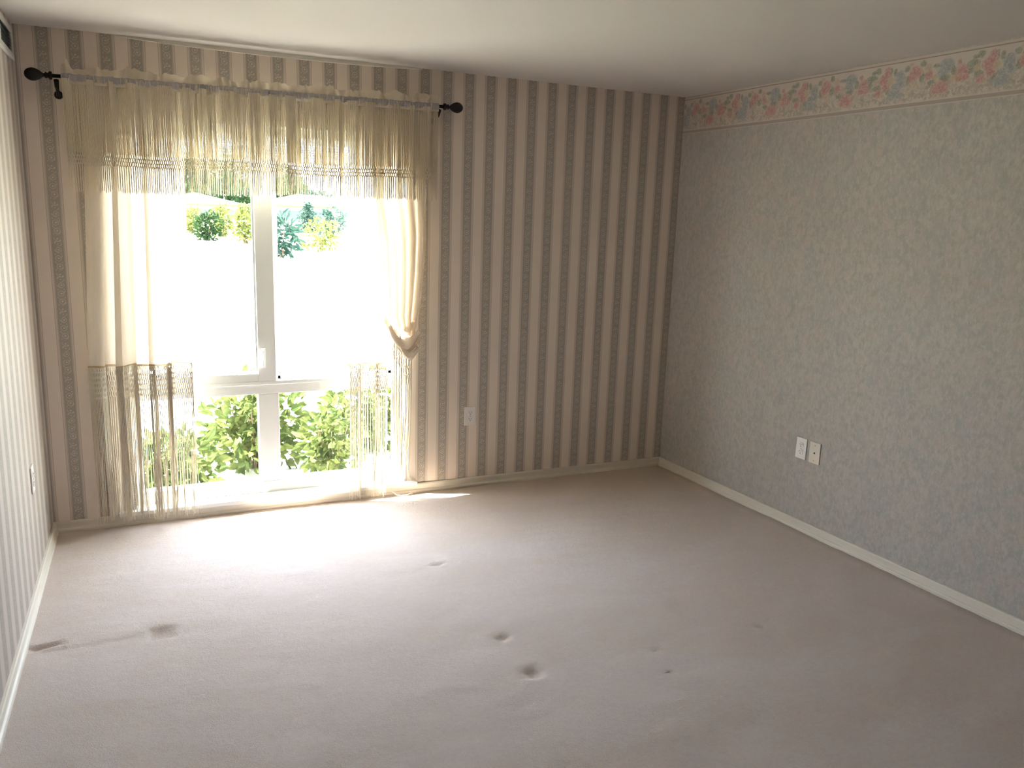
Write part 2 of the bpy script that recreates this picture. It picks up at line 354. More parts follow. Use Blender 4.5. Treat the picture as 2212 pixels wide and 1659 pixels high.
# ------------------------------------------------------------------ window
win = empty('window_1', (1.1, .06, OZ0)); tag(win, kind='structure')
yi, yo = .065, .14
fr = MB(); fwd = .045
fr.box((OX0, yi, OZ0), (OX0+fwd, yo, OZ1)); fr.box((OX1-fwd, yi, OZ0), (OX1, yo, OZ1)); fr.box((OX0+fwd, yi, OZ1-fwd), (OX1-fwd, yo, OZ1)); fr.box((OX0+fwd, yi, OZ0), (OX1-fwd, yo, OZ0+.07))
fr.build('window_frame', M_white, win, .003)
tr = MB(); tr.box((OX0+fwd, yi, .668), (OX1-fwd, yo, .722)); tr.box((OX0+fwd, yi-.008, .722), (OX1-fwd, yo, .742)); tr.build('transom', M_white, win, .003)
MXL, MXR = 1.012, 1.130
box_obj('mullion', (MXL+.008, yi, OZ0+.07), (MXR, yo, .668), M_white, win, .003)
box_obj('mullion', (MXL+.018, yi+.02, .742), (MXR, yo, OZ1-fwd), M_white, win, .003)
# sliding sash, left, standing proud of the fixed light
sa = MB(); sx0, sx1, sz0, sz1 = OX0+fwd, MXR-.012, .742, OZ1-fwd; ys0, ys1 = .058, .088
sa.box((sx0, ys0, sz0), (sx0+.045, ys1, sz1)); sa.box((sx1-.095, ys0, sz0), (sx1, ys1, sz1)); sa.box((sx0+.045, ys0, sz1-.045), (sx1-.095, ys1, sz1)); sa.box((sx0+.045, ys0, sz0), (sx1-.095, ys1, sz0+.045))
sash = sa.build('sash', M_white, win, .003)
gs = MB(); g0, g1 = sx0+.045, sx1-.095
gs.box((g0, ys0+.008, sz0+.045), (g0+.006, ys1-.002, sz1-.045)); gs.box((g1-.010, ys0+.008, sz0+.045), (g1, ys1-.002, sz1-.045)); gs.box((g0+.006, ys0+.008, sz0+.045), (g1-.010, ys1-.002, sz0+.054))
gs.build('glazing_bead', plain('grey_glazing_bead', (.52, .53, .50), .5), sash)
box_obj('pane', (g0, .074, sz0+.045), (g1, .078, sz1-.045), M_glass, sash)
fx = MB(); a0, a1 = MXR, OX1-fwd
fx.box((a0, .105, sz0), (a0+.018, .13, sz1)); fx.box((a1-.03, .105, sz0), (a1, .13, sz1)); fx.box((a0, .105, sz0), (a1, .13, sz0+.02)); fx.box((a0, .105, sz1-.03), (a1, .13, sz1))
fx.build('fixed_sash', M_white, win, .002)
box_obj('pane', (a0+.018, .116, sz0+.02), (a1-.03, .120, sz1-.03), M_glass, win)
for q0, q1 in ((OX0+fwd, MXL+.008), (MXR, OX1-fwd)):
    box_obj('pane', (q0, .108, OZ0+.07), (q1, .112, .668), M_glass, win)
# latch on the meeting stile
la = empty('latch', (0, 0, 0)); la.parent = win; la.location = Vector((1.052, .055, .86)) - WLOC(win)
box_obj('latch_base', (1.040, .050, .815), (1.062, .058, .925), M_white, la, .002)
lv = MB(); lv.box((1.044, .038, .862), (1.053, .050, .915)); lv.box((1.044, .030, .825), (1.050, .040, .880)); lv.build('latch_lever', M_white, la, .002)
# stool (inner sill board)
st = MB(); st.box((OX0+.002, -.0005, OZ0-.022), (OX1-.002, .066, OZ0+.006)); st.box((.30, -.034, OZ0-.016), (1.905, -.0005, OZ0+.006)); st.build('window_sill', M_stool, win, .003)
# drywall reveals
rv = MB(); rv.box((OX0, .0005, OZ0+.006), (OX0+.002, yi, OZ1)); rv.box((OX1-.002, .0005, OZ0+.006), (OX1, yi, OZ1)); rv.box((OX0+.002, .0005, OZ1-.002), (OX1-.002, yi, OZ1)); rv.build('reveal', plain('reveal_paint', (.70, .66, .60), .7, .1), win)
sil = MB(); sil.box((OX0-.03, .14, OZ0-.04), (OX1+.03, .22, OZ0+.02)); sil.build('outer_sill', M_white, win)

# ------------------------------------------------------------------ mini blind (drawn most of the way up)
bl = empty('mini_blind', (1.107, .03, 2.06)); tag(bl, 'white mini blind pulled up behind the fringed valance at the window top', 'blind')
bx0, bx1 = OX0+.008, OX1-.008
box_obj('headrail', (bx0, .012, 2.030), (bx1, .046, 2.072), M_white, bl, .002)
sm = MB(); zc = 2.016
while zc > 1.925:
    sm.grid([[(x, .030+dy, zc+dy*.42+.0015*math.sin(x*2+zc*90)) for x in (bx0, (bx0+bx1)/2, bx1)] for dy in (-.012, 0, .012)]); zc -= .0135
sl_ = sm.build('slats', M_slat, bl); sl_['label'] = 'stack of narrow white horizontal slats'
box_obj('bottom_rail', (bx0, .020, 1.902), (bx1, .040, 1.914), M_white, bl, .002)
cdm = MB()
pts = [(1.826, -.004, 2.03), (1.832, -.012, 1.5), (1.842, -.015, .9), (1.846, -.020, .45), (1.850, -.022, .20), (1.857, -.024, .135), (1.874, -.022, .112), (1.893, -.010, .108)]
cdm.tube(pts, .0016, 5); cdm.tube([(p[0]-.010, p[1]-.003, p[2]+.002) for p in pts], .0016, 5)
cdm.tube([(p[0]-.006, p[1]-.006, p[2]+.001) for p in pts[:-1]], .0012, 5)
cdm.build('pull_cord', M_string, bl)
cdm = MB(); cdm.tube([(1.735, -.038, .085), (1.745, -.045, .062), (1.77, -.052, .042), (1.80, -.056, .036), (1.84, -.052, .037), (1.855, -.048, .042), (1.87, -.044, .040)], .002, 5)
cdm.build('cord_end', M_string, bl)

# ------------------------------------------------------------------ curtain rod
def rz(x): return 2.221 + (x-.13)*.0105
RY = -.09
rod = empty('curtain_rod', (1.06, RY, 2.23)); tag(rod, 'black iron curtain rod with pinecone finials carrying the cream fringed valance', 'curtain rod')
MB().tube([(.145, RY, rz(.145)), (2.02, RY, rz(2.02))], .0085, 12).build('rod', M_black, rod, smooth=True)
for sx, xe in ((-1, .150), (1, 2.015)):
    prf = [(0, .0), (0, .017), (.010, .018), (.014, .012), (.018, .010), (.022, .014), (.026, .014), (.030, .008), (.034, .0075), (.040, .012), (.052, .021), (.066, .027), (.078, .0285), (.090, .026), (.100, .020), (.107, .012), (.110, .0)]
    f_ = lathe((xe, RY, rz(xe)), (sx, 0, sx*.0105), prf, 20).build('finial', M_black, rod, smooth=True)
    bx_ = .165 if sx < 0 else 1.99
    b_ = MB(); b_.tube([(bx_, -.002, rz(bx_)-.075), (bx_, -.03, rz(bx_)-.062), (bx_, -.07, rz(bx_)-.045), (bx_, RY, rz(bx_)-.018)], [.009, .008, .009, .011], 8)
    b_.tube([(bx_, -.0005, rz(bx_)-.072), (bx_, -.007, rz(bx_)-.072)], [.019, .017], 16); b_.build('bracket', M_black, rod, smooth=False)

# ------------------------------------------------------------------ fringe machinery
def fringe(path, ztop, zk, rows, dz, zend, r, taper=.8, jit=.0012, seed=1, end_jit=.012, droop=None, clump=.75, knot=.0028, knotmb=None):
    """strings hanging from path (list of xy); net of `rows` crossing rows starting at height zk(i); free ends at zend(i)"""
    rnd = random.Random(seed); m = MB(); n = len(path); segs = 3
    P = [Vector((p[0], p[1])) for p in path]
    for i in range(n):
        pts = [(P[i].x, P[i].y, ztop(i))]; rad = [r]
        pts.append((P[i].x + rnd.uniform(-jit, jit), P[i].y, (ztop(i)+zk(i))/2)); rad.append(r)
        last = P[i]
        for k in range(rows):
            j = i ^ 1 if k % 2 == 0 else ((i+1) ^ 1) - 1
            j = max(0, min(n-1, j)); mid = (P[i]+P[j])/2; q = P[i].lerp(mid, .93)
            z = zk(i) - k*dz
            if k == 0: pts.append((P[i].x, P[i].y, z+dz*.55)); rad.append(r)
            pts.append((q.x, q.y-.0015, z+.003)); pts.append((q.x, q.y-.0015, z-.003)); rad += [r*1.25, r*1.25]
            last = q
            if j > i and knot: m.add(*octa((mid.x, mid.y-.002, z), knot, knot*1.5))
        zz = zk(i) - rows*dz; ze = zend(i) + rnd.uniform(-end_jit, end_jit)
        tgt = last.lerp(P[i], 1-clump)
        dx = rnd.uniform(-jit, jit)*1.5; dy = rnd.uniform(-jit, jit)*2
        sh = droop(i) if droop else 0
        pts.append((tgt.x+dx*.3, tgt.y, zz*.6+ze*.4)); rad.append(r*taper)
        pts.append((tgt.x+dx+sh, tgt.y+dy, ze)); rad.append(r*taper*.8)
        m.tube(pts, rad, segs, cap=False)
    return m
def octa(c, a, b):
    x, y, z = c
    return ([(x-a, y, z), (x+a, y, z), (x, y-a, z), (x, y+a, z), (x, y, z-b), (x, y, z+b)], [(0,2,5),(2,1,5),(1,3,5),(3,0,5),(2,0,4),(1,2,4),(3,1,4),(0,3,4)])

# ------------------------------------------------------------------ valance
va = empty('fringed_valance', (1.06, RY, 2.2)); tag(va, 'cream macrame valance of long knotted strings gathered along the black rod', 'valance')
VX0, VX1 = .185, 1.985
def gath(x, k=1.0): return .010*math.sin(x*61+1.3*math.sin(x*17)) + .005*math.sin(x*143)
hd = MB(); rows_ = []
N_ = 420
for zi, (dz_, am) in enumerate(((0.008, .3), (.018, .7), (.032, 1.2), (.047, 1.8))):
    row = []
    for i in range(N_+1):
        x = VX0 - .004 + (VX1-VX0+.008)*i/N_
        hgt = 1 + .40*noise.noise((x*9, 2, 0)) + .65*noise.noise((x*21, 5, 0)) + .35*noise.noise((x*47, 9, 0))
        row.append((x + .006*am*math.sin(x*47), RY + am*.016*math.sin(x*75+2*math.sin(x*13)) - .004, rz(x)+.004 + dz_*hgt*.95))
    rows_.append(row)
hd.grid(rows_).build('ruffled_header', M_ruffle, va, smooth=True)
pk = MB(); rows_ = []
for k in range(13):
    a = 2*PI*k/12; row = []
    for i in range(N_+1):
        x = VX0 + (VX1-VX0)*i/N_; rr_ = .0165 + .0016*math.sin(x*260+3*math.sin(x*31)) + .001*noise.noise((x*60, a, 0))
        row.append((x, RY + rr_*.8*math.cos(a), rz(x) + rr_*math.sin(a)*1.05 - .003))
    rows_.append(row)
pk.grid(rows_).build('rod_pocket', M_pocket, va, smooth=True)
bd = MB(); rows_ = []
for z_ in (-.016, -.022, -.030):
    rows_.append([(VX0+(VX1-VX0)*i/N_, RY-.012+gath(VX0+(VX1-VX0)*i/N_)*.5, rz(VX0+(VX1-VX0)*i/N_)+z_) for i in range(N_+1)])
bd.grid(rows_).build('stitched_band', M_ruffle, va, smooth=True)
NS = 400; rnd = random.Random(3); path = []
for i in range(NS):
    x = VX0 + .004 + (VX1-VX0-.008)*(i+.5)/NS; x += .0035*math.sin(x*29) + rnd.uniform(-.0008, .0008)
    path.append((x, RY - .010 + gath(x)*1.4 + rnd.uniform(-.003, .003)))
fr1 = fringe(path, lambda i: rz(path[i][0])-.008, lambda i: 1.883+.0085*path[i][0]+.004*math.sin(path[i][0]*8), 4, .0175,
             lambda i: 1.722+.0085*path[i][0]-.006*math.sin(path[i][0]*3), 0.0029, .85, seed=5, end_jit=.008, clump=.80, knot=.0036)
f_ = fr1.build('fringe', M_string, va, smooth=True); f_['kind'] = 'stuff'; f_['label'] = 'long cream strings with a knotted net and loose ends'
# short gathers crossing the pocket
gm = MB()
for i in range(150):
    x = VX0+.01+(VX1-VX0-.02)*rnd.random(); lean = rnd.uniform(-.005, .005)
    gm.tube([(x+lean, RY-.0165, rz(x)+.012), (x, RY-.0195, rz(x)-.002), (x-lean*.5, RY-.017, rz(x)-.020)], [.0005, .0011, .0016], 4, cap=False)
g_ = gm.build('gather', M_ruffle, va); g_['kind'] = 'stuff'

# ------------------------------------------------------------------ left sheer panel
def smooth_path(pts, n):
    out_ = []; m_ = len(pts)-1
    for k in range(n+1):
        t = k/n*m_; i = min(int(t), m_-1); f = t-i
        p0, p1, p2, p3 = (pts[max(0, i-1)], pts[i], pts[i+1], pts[min(m_, i+2)])
        out_.append(tuple(.5*((2*p1[a]) + (-p0[a]+p2[a])*f + (2*p0[a]-5*p1[a]+4*p2[a]-p3[a])*f*f + (-p0[a]+3*p1[a]-3*p2[a]+p3[a])*f**3) for a in (0, 1)))
    return out_
lp = empty('sheer_curtain', (.45, -.06, 1.2)); tag(lp, 'cream sheer curtain with knotted fringe hem hanging straight left of the window', 'curtain', 'sheer curtains at the window')
LT = [(.262,-.052),(.285,-.066),(.325,-.060),(.338,-.040),(.318,-.032),(.345,-.030),(.385,-.056),(.398,-.070),(.375,-.074),(.405,-.064),(.435,-.045),(.452,-.035),(.440,-.030),(.470,-.036),(.515,-.052),(.530,-.066),(.508,-.074),(.545,-.072),(.580,-.052),(.585,-.040),(.610,-.044),(.655,-.058),(.690,-.054)]
LB = [(.207,-.058),(.228,-.076),(.262,-.070),(.282,-.046),(.262,-.036),(.290,-.032),(.342,-.062),(.362,-.080),(.330,-.084),(.362,-.072),(.400,-.048),(.424,-.036),(.408,-.030),(.440,-.036),(.486,-.058),(.508,-.076),(.480,-.084),(.520,-.080),(.560,-.056),(.570,-.040),(.592,-.046),(.640,-.062),(.682,-.056)]
LF = [(a+.004, b) for a, b in LB]
A_ = smooth_path(LT, 240); B_ = smooth_path(LB, 240)
pm = MB(); rows_ = []
for k in range(29):
    f = k/28; z = 2.185 + (.880-2.185)*f; g = f**1.2
    rows_.append([(A_[i][0]*(1-g)+B_[i][0]*g, A_[i][1]*(1-g)+B_[i][1]*g, z + (.004*math.sin(i*.12) if k == 28 else 0)) for i in range(241)])
pm.grid(rows_).build('sheer_panel', M_sheer, lp, smooth=True)
MB().grid([[(B_[i][0], B_[i][1]-.001, .884-dz_+.004*math.sin(i*.12)) for i in range(241)] for dz_ in (0, .004, .009)]).build('hem', M_hem, lp, smooth=True)
NF = 236; F_ = smooth_path(LB, NF-1)
fm = fringe(F_, lambda i: .877+.004*math.sin(i*.19), lambda i: .842, 6, .026, lambda i: (.085 if F_[i][0] < .45 else .075), .0022, .9, jit=.003, seed=11, end_jit=.02, clump=.85, knot=.0026,
            droop=lambda i: .012*math.sin(i*.7))
f_ = fm.build('fringe', M_string, lp, smooth=True); f_['kind'] = 'stuff'; f_['label'] = 'knotted net and long cream strings reaching the sill'

# ------------------------------------------------------------------ right sheer curtain, partly tied up
rp = empty('sheer_curtain', (1.7, -.06, 1.2)); tag(rp, 'cream sheer curtain bunched and knotted up right of the window, tassels hanging', 'curtain', 'sheer curtains at the window')
RT = [(1.500,-.050),(1.535,-.060),(1.560,-.048),(1.545,-.038),(1.580,-.036),(1.625,-.052),(1.645,-.060),(1.690,-.050)]
RB = [(1.500,-.052),(1.530,-.068),(1.560,-.050),(1.548,-.038),(1.590,-.036),(1.640,-.056),(1.665,-.064),(1.712,-.052)]
A2, B2 = smooth_path(RT, 100), smooth_path(RB, 100)
pm = MB(); rows_ = []
for k in range(25):
    f = k/24; z = 2.19 + (.836-2.19)*f
    rows_.append([(A2[i][0]*(1-f)+B2[i][0]*f, A2[i][1]*(1-f)+B2[i][1]*f, z+(.003*math.sin(i*.2) if k == 24 else 0)) for i in range(101)])
pm.grid(rows_).build('sheer_panel', M_sheer, rp, smooth=True)
MB().grid([[(B2[i][0], B2[i][1]-.001, .839-dz_) for i in range(101)] for dz_ in (0, .004, .008)]).build('hem', M_hem, rp, smooth=True)
F2 = smooth_path(RB, 55)
fm = fringe(F2, lambda i: .833, lambda i: .80, 6, .026, lambda i: .060, .0022, .9, jit=.003, seed=21, end_jit=.02, clump=.85, knot=.0026, droop=lambda i: -.01*math.sin(i*.5))
f_ = fm.build('fringe', M_string, rp, smooth=True); f_['kind'] = 'stuff'
# gathered, tied-up half
def bunch(t, z):
    g = max(0., min(1., (1.76-z)/.88))
    xl_ = 1.622 + .078*min(1, g*1.25); xr_ = 1.932 - .016*g - .075*g**2.6
    if z < 1.10: xl_ += (1.10-z)*.42
    x = xl_ + (xr_-xl_)*t
    ph = t*5.2*2*PI + .5*math.sin(z*3)
    x += .013*(1-.35*g)*math.sin(ph*1.0+.8) * (1 if .03 < t < .97 else .2)
    tp = max(0., min(1., (z-1.55)/.2)); y = -.078 + .030*tp + (.030*(1-.3*g)*math.sin(ph) + .006*math.sin(ph*2+1))*(1-.55*tp)
    return Vector((x, y, z))
def zb(t): return 1.085 - .020*math.sin(t*PI*2) - .225*(t**1.9) + .010*math.sin(t*19)
pm = MB(); rows_ = []
for k in range(41):
    f = k/40; rows_.append([bunch(i/160, 2.19 + (zb(i/160)-2.19)*f) + Vector((0, -.006*math.sin(f*PI)**2*math.sin(i*.05), 0)) for i in range(161)])
pm.grid(rows_).build('gathered_panel', M_sheer2, rp, smooth=True)
# swag loops of the knot: curved folds turning up and over
kn = MB()
for (xa, za, xb_, zb_, sag, wdt, yo_) in ((1.690,1.095,1.860,1.060,.075,.055,-.100),(1.712,1.055,1.884,1.010,.095,.068,-.116),(1.735,1.015,1.886,.965,.085,.066,-.106),(1.765,.985,1.876,.925,.075,.056,-.122),(1.795,.955,1.860,.905,.050,.044,-.110)):
    rws = []
    for k in range(13):
        c = k/12; row = []
        for i in range(25):
            f = i/24; x = xa+(xb_-xa)*f; z = za+(zb_-za)*f - sag*math.sin(PI*f**.8)
            a = c*PI*1.25
            row.append((x + .008*math.sin(a*2+f*4), yo_ + .020 - .026*math.sin(a)*(.35+.65*math.sin(PI*f)), z + wdt*.5*math.cos(a)*(.45+.55*math.sin(PI*f))))
        rws.append(row)
    kn.grid(rws)
k_ = kn.build('tied_knot', M_sheer2, rp, smooth=True); k_['label'] = 'curtain hem looped into soft swag folds'
# narrow throat of cloth below the knot
th = MB(); rws = []
for k in range(15):
    f = k/14; z = .985 - .125*f; row = []
    for i in range(33):
        a = 2*PI*i/32; rr_ = (.040*(1-f)+.018*f)*(1+.20*math.sin(a*5+f*2))
        row.append((1.836-.004*f + rr_*math.cos(a), -.080 + rr_*.7*math.sin(a), z))
    rws.append(row)
th.grid(rws).build('gathered_throat', M_sheer2, rp, smooth=True)
rnd = random.Random(9); F3 = []
for i in range(56):
    t = i/55; F3.append((1.730+.112*t+rnd.uniform(-.002, .002), -.080+.018*math.sin(i*.9)))
def zt3(i): t = i/55; return 1.05-.19*t if t < .75 else .875
fm = fringe(F3, zt3, lambda i: zt3(i)-.04, 6, .026, lambda i: .19+.03*math.sin(i), .0018, .9, jit=.004, seed=31, end_jit=.04, clump=.9, knot=.0028, droop=lambda i: (-.012 if i > 28 else .010))
f_ = fm.build('tassel_fringe', M_string, rp, smooth=True); f_['kind'] = 'stuff'; f_['label'] = 'bunched knotted tassels hanging under the knot'

# ------------------------------------------------------------------ wall plates (built facing -Y at origin, then turned)
def plate(name, loc, rz_, label, cat, mat, kind, group=None):
    root = empty(name, loc); tag(root, label, cat, group)
    def part(nm, mb, mt, par=root, bev=0):
        o = mb.build(nm, mt, None, bev); o.parent = par; return o
    part('cover_plate', MB().box((-.0365, -.0055, -.058), (.0365, .001, .058)), mat, bev=.002)
    if kind == 'duplex':
        for zc in (.0195, -.0195):
            prf = []
            for k in range(24):
                a = 2*PI*k/24; prf.append((.0172*math.cos(a), max(-.0135, min(.0135, .0172*math.sin(a))) + zc))
            rc = part('receptacle', MB().extrude(prf, [lambda a, b: (a, -.0055, b), lambda a, b: (a, -.0080, b)]), mat)
            s_ = MB(); s_.box((-.0075, -.0085, zc-.001), (-.0055, -.0078, zc+.0085)); s_.box((.0055, -.0085, zc+.0002), (.0075, -.0078, zc+.0078))
            s_.extrude([(.0026*math.cos(a*PI/6), .0026*math.sin(a*PI/6)+zc-.0075) for a in range(12)], [lambda a, b: (a, -.0078, b), lambda a, b: (a, -.0085, b)])
            q = s_.build('slots', M_slot, None); q.parent = rc
        part('screw', MB().extrude([(.003*math.cos(a*PI/5), .003*math.sin(a*PI/5)) for a in range(10)], [lambda a, b: (a, -.0055, b), lambda a, b: (a, -.0068, b)]), plain('screw_paint', (.45, .42, .38), .4))
    elif kind == 'jack':
        part('jack_socket', MB().extrude([(-.0045, -.004), (.0045, -.004), (.0045, .002), (.002, .005), (-.002, .005), (-.0045, .002)], [lambda a, b: (a, -.0050, b), lambda a, b: (a, -.0064, b)]), M_slot)
        for zc in (.042, -.042):
            part('screw', MB().extrude([(.003*math.cos(a*PI/5), .003*math.sin(a*PI/5)+zc) for a in range(10)], [lambda a, b: (a, -.0055, b), lambda a, b: (a, -.0066, b)]), plain('screw_grey', (.42, .36, .30), .4))
    root.rotation_euler = (0, 0, rz_)
    return root
plate('power_outlet', (2.244, -.001, .475), 0, 'white duplex power outlet on the striped wall right of the window', 'outlet', M_plate, 'duplex')
plate('power_outlet', (xr(-1.242)-.001, -1.242, .483), -PI/2+AR, 'white duplex power outlet on the right wall beside the jack plate', 'outlet', M_plate, 'duplex')
plate('phone_jack', (xr(-1.337)-.001, -1.337, .481), -PI/2+AR, 'cream phone jack plate with one dark socket on the right wall', 'jack plate', M_plate2, 'jack')
plate('power_outlet', (xl(-.60)+.001, -.60, .50), PI/2-AL, 'pale outlet plate low on the left striped wall near the corner', 'outlet', M_plate, 'duplex')
# air grille high on the left wall
vg = empty('air_vent', (xl(-.28), -.28, 2.33)); tag(vg, 'pale metal air vent high on the left wall beside the ceiling corner', 'vent')
m = MB(); vy0, vy1, vz0, vz1 = -.52, -.075, 2.270, 2.405; e0 = xl(-.28)
m.box((e0-.001, vy0, vz0), (e0+.012, vy1, vz0+.026)); m.box((e0-.001, vy0, vz1-.026), (e0+.012, vy1, vz1)); m.box((e0-.001, vy0, vz0+.026), (e0+.012, vy0+.05, vz1-.026)); m.box((e0-.001, vy1-.065, vz0+.026), (e0+.012, vy1, vz1-.026))
m.build('vent_frame', M_vent, vg, .002)
box_obj('vent_duct', (e0-.001, vy0+.05, vz0+.026), (e0+.002, vy1-.065, vz1-.026), M_ventd, vg)
lm = MB()
for k in range(6):
    z = vz0+.034+k*.0135; lm.add([(e0+.003, vy0+.05, z+.006), (e0+.003, vy1-.065, z+.006), (e0+.011, vy1-.065, z), (e0+.011, vy0+.05, z), (e0+.003, vy0+.05, z+.0075), (e0+.003, vy1-.065, z+.0075), (e0+.011, vy1-.065, z+.0015), (e0+.011, vy0+.05, z+.0015)], [(0,1,2,3),(7,6,5,4),(3,2,6,7)])
lm.build('louvres', M_ventd, vg)

# ------------------------------------------------------------------ garden
GZ = -.12
def gnd(x, y):
    return GZ - .05 + .057*max(0, min(y, 27)-1.6) - .28*max(0, min(y, 34)-27.5) + .03*noise.noise((x*.3, y*.3, 0))*min(1, y/4)
def lawn_mat():
    t = NT('lawn_grass', .9, .05); p, x, y, z = t.coord(); a, _ = t.noise(p, 3, 5, .7); b, _ = t.noise(p, 60, 3, .7)
    return t.color(t.mix(t.step(a, .5, .2), t.mix(b, (.38, .41, .31), (.50, .50, .41)), t.mix(b, (.44, .45, .35), (.56, .54, .46))))
m = MB(); N2 = 60
m.grid([[(-30+80*i/N2, T+.02+60*(j/N2)**1.6, gnd(-30+80*i/N2, T+.02+60*(j/N2)**1.6)) for i in range(N2+1)] for j in range(N2+1)])
tag(m.build('lawn', lawn_mat(), smooth=True), 'sunlit pale lawn stretching away outside the window', 'lawn', kind='structure')
M_stem = plain('brown_stem', (.16, .11, .07), .9)
def leaves(m, c, rx, ry, rz2, n, size, rnd, shape=1.0, droop=.2, shell=.55):
    for _ in range(n):
        while True:
            d = Vector((rnd.uniform(-1, 1), rnd.uniform(-1, 1), rnd.uniform(-.75, 1)))
            if shell < d.length < 1: break
        d2 = d.normalized()*d.length**.6
        p = Vector(c) + Vector((d2.x*rx, d2.y*ry, d2.z*rz2))*(1+.22*noise.noise(d2*2.3+Vector(c)))
        s = size*rnd.uniform(.6, 1.25)
        ax = (d + Vector((rnd.uniform(-1, 1), rnd.uniform(-1, 1), rnd.uniform(-.6, .6)))*.9).normalized()
        nn = ax.cross(Vector((rnd.uniform(-1, 1), rnd.uniform(-1, 1), rnd.uniform(-.2, .2)))).normalized(); nn2 = ax.cross(nn)
        if nn2.z < 0: nn2 = -nn2
        w2 = s*.26*shape
        q = [p, p+ax*s*.35+nn*w2+nn2*.05*s, p+ax*s*.38-nn2*.02*s, p+ax*s*.35-nn*w2+nn2*.05*s, p+ax*s*.75+nn*w2*.7-nn2*.02*s, p+ax*s*.78-nn2*.08*s, p+ax*s*.75-nn*w2*.7-nn2*.02*s, p+ax*s-nn2*droop*s]
        m.add(q, [(0,1,2),(0,2,3),(1,4,5,2),(2,5,6,3),(4,7,5),(5,7,6)])
def shrub(name, x, y, h, rx, ry, n, size, mat, label, cat, seed, group=None, shape=1., stems=7, blobs=5):
    rnd = random.Random(seed); g = gnd(x, y); root = empty(name, (x, y, g)); tag(root, label, cat, group)
    m = MB(); per = n//blobs
    for k in range(blobs):
        a = k*2.4+seed; f = 0 if k == 0 else .5
        leaves(m, (x+rx*f*math.cos(a), y+ry*f*math.sin(a), g+h*(.55 if k else .62)*(1+.12*math.sin(k*3+seed))), rx*.62, ry*.62, h*.42, per, size, rnd, shape)
    for k in range(4):
        a = k*PI/2+seed*.7; leaves(m, (x+rx*.45*math.cos(a), y+ry*.45*math.sin(a), g+h*.24), rx*.55, ry*.55, h*.24, per//2, size, rnd, shape)
    o = m.build('foliage', mat, root)
    s_ = MB()
    for k in range(stems):
        a = k*2*PI/stems; tx, ty = x+rx*.55*math.cos(a), y+ry*.55*math.sin(a)
        s_.tube([(x+.06*rx*math.cos(a), y+.06*ry*math.sin(a), g-.02), (x*.5+tx*.5, y*.5+ty*.5, g+h*.35), (tx, ty, g+h*.72)], [h*.018, h*.014, h*.006], 5)
    s_.build('stems', M_stem, root)
    return root
L_near = leaf_mat('broad_leaf_green', (.028, .046, .014), (.105, .125, .038))
L_yel = leaf_mat('yellow_green_leaf', (.06, .075, .018), (.15, .16, .05))
L_teal = leaf_mat('blue_green_leaf', (.014, .034, .028), (.035, .065, .045))
L_dark = leaf_mat('dark_tree_leaf', (.010, .020, .010), (.025, .045, .016))
GN = 'broad leaved shrubs below the window'
shrub('garden_shrub', .58, .90, .42, .27, .24, 520, .085, L_near, 'low broad leaved shrub outside the lower left pane, nearest the left curtain', 'shrub', 1, GN)
shrub('garden_shrub', 1.16, 1.42, .64, .33, .28, 760, .085, L_near, 'broad leaved shrub outside, rising behind the lower window mullion', 'shrub', 2, GN)
shrub('garden_shrub', 2.02, 1.56, .64, .40, .32, 760, .085, L_near, 'broad leaved shrub outside the lower right window pane', 'shrub', 3, GN)
shrub('garden_shrub', -.22, 1.25, .60, .30, .28, 420, .085, L_near, 'broad leaved shrub outside, glimpsed through the left curtain fringe', 'shrub', 4, GN)
shrub('garden_shrub', 3.0, 1.95, .70, .45, .35, 500, .085, L_near, 'broad leaved shrub outside, glimpsed through the right curtain fringe', 'shrub', 5, GN)
shrub('garden_shrub', 1.62, 1.00, .50, .19, .17, 340, .075, L_near, 'small broad leaved shrub outside, nearest the lower right window pane', 'shrub', 7, GN)
# open airy shrub at the right of the upper view
shrub('tall_shrub', 3.78, 5.4, 1.55, .42, .4, 300, .13, L_yel, 'loose yellow green tall shrub on the lawn at the right of the window', 'shrub', 6, stems=5, blobs=6)
def tree(name, x, y, h, r, n, size, mat, label, seed, trunk=.35, cat='tree', group=None):
    rnd = random.Random(seed); g = gnd(x, y); root = empty(name, (x, y, g)); tag(root, label, cat, group)
    m = MB()
    for k in range(7):
        a = k*2.4+seed; f = 0 if k == 0 else .55
        leaves(m, (x+r*f*math.cos(a), y+r*f*math.sin(a), g+h*(trunk+(1-trunk)*.5)+h*(1-trunk)*.22*math.sin(k*1.9+seed)), r*.6, r*.6, h*(1-trunk)*.36, n//7, size, rnd, 1.3, shell=.3)
    m.build('foliage', mat, root)
    MB().tube([(x, y, g-.1), (x+.05*r, y, g+h*trunk), (x, y, g+h*.75)], [h*.035, h*.025, h*.01], 8).build('trunk', M_stem, root)
    return root
def conifer(x, y, h, r, label, seed):
    rnd = random.Random(seed); g = gnd(x, y); root = empty('conifer', (x, y, g)); tag(root, label, 'tree'); m = MB()
    z = .12
    while z < 1:
        rr_ = r*(1-z)**.85+.04
        for k in range(int(9+22*(1-z))):
            a = rnd.uniform(0, 2*PI); R_ = rr_*rnd.uniform(.55, 1.1)
            leaves(m, (x+R_*.6*math.cos(a), y+R_*.6*math.sin(a), g+z*h-.1*R_), R_*.45+.03, R_*.45+.03, .10*h*.5, 7, h*.085, rnd, .7, .4, .2)
        z += .075
    m.build('foliage', L_teal, root); MB().tube([(x, y, g-.1), (x, y, g+h*.9)], [h*.03, h*.008], 7).build('trunk', M_stem, root)
def at(px, Y, py=470):
    d = fw + rt*((px-1106)/FPX) - up*((py-829.5)/FPX); t = (Y-CAM.y)/d.y; return CAM + d*t
def hgt(px, Y, py): p = at(px, Y, py); return p.x, p.z - gnd(p.x, Y)
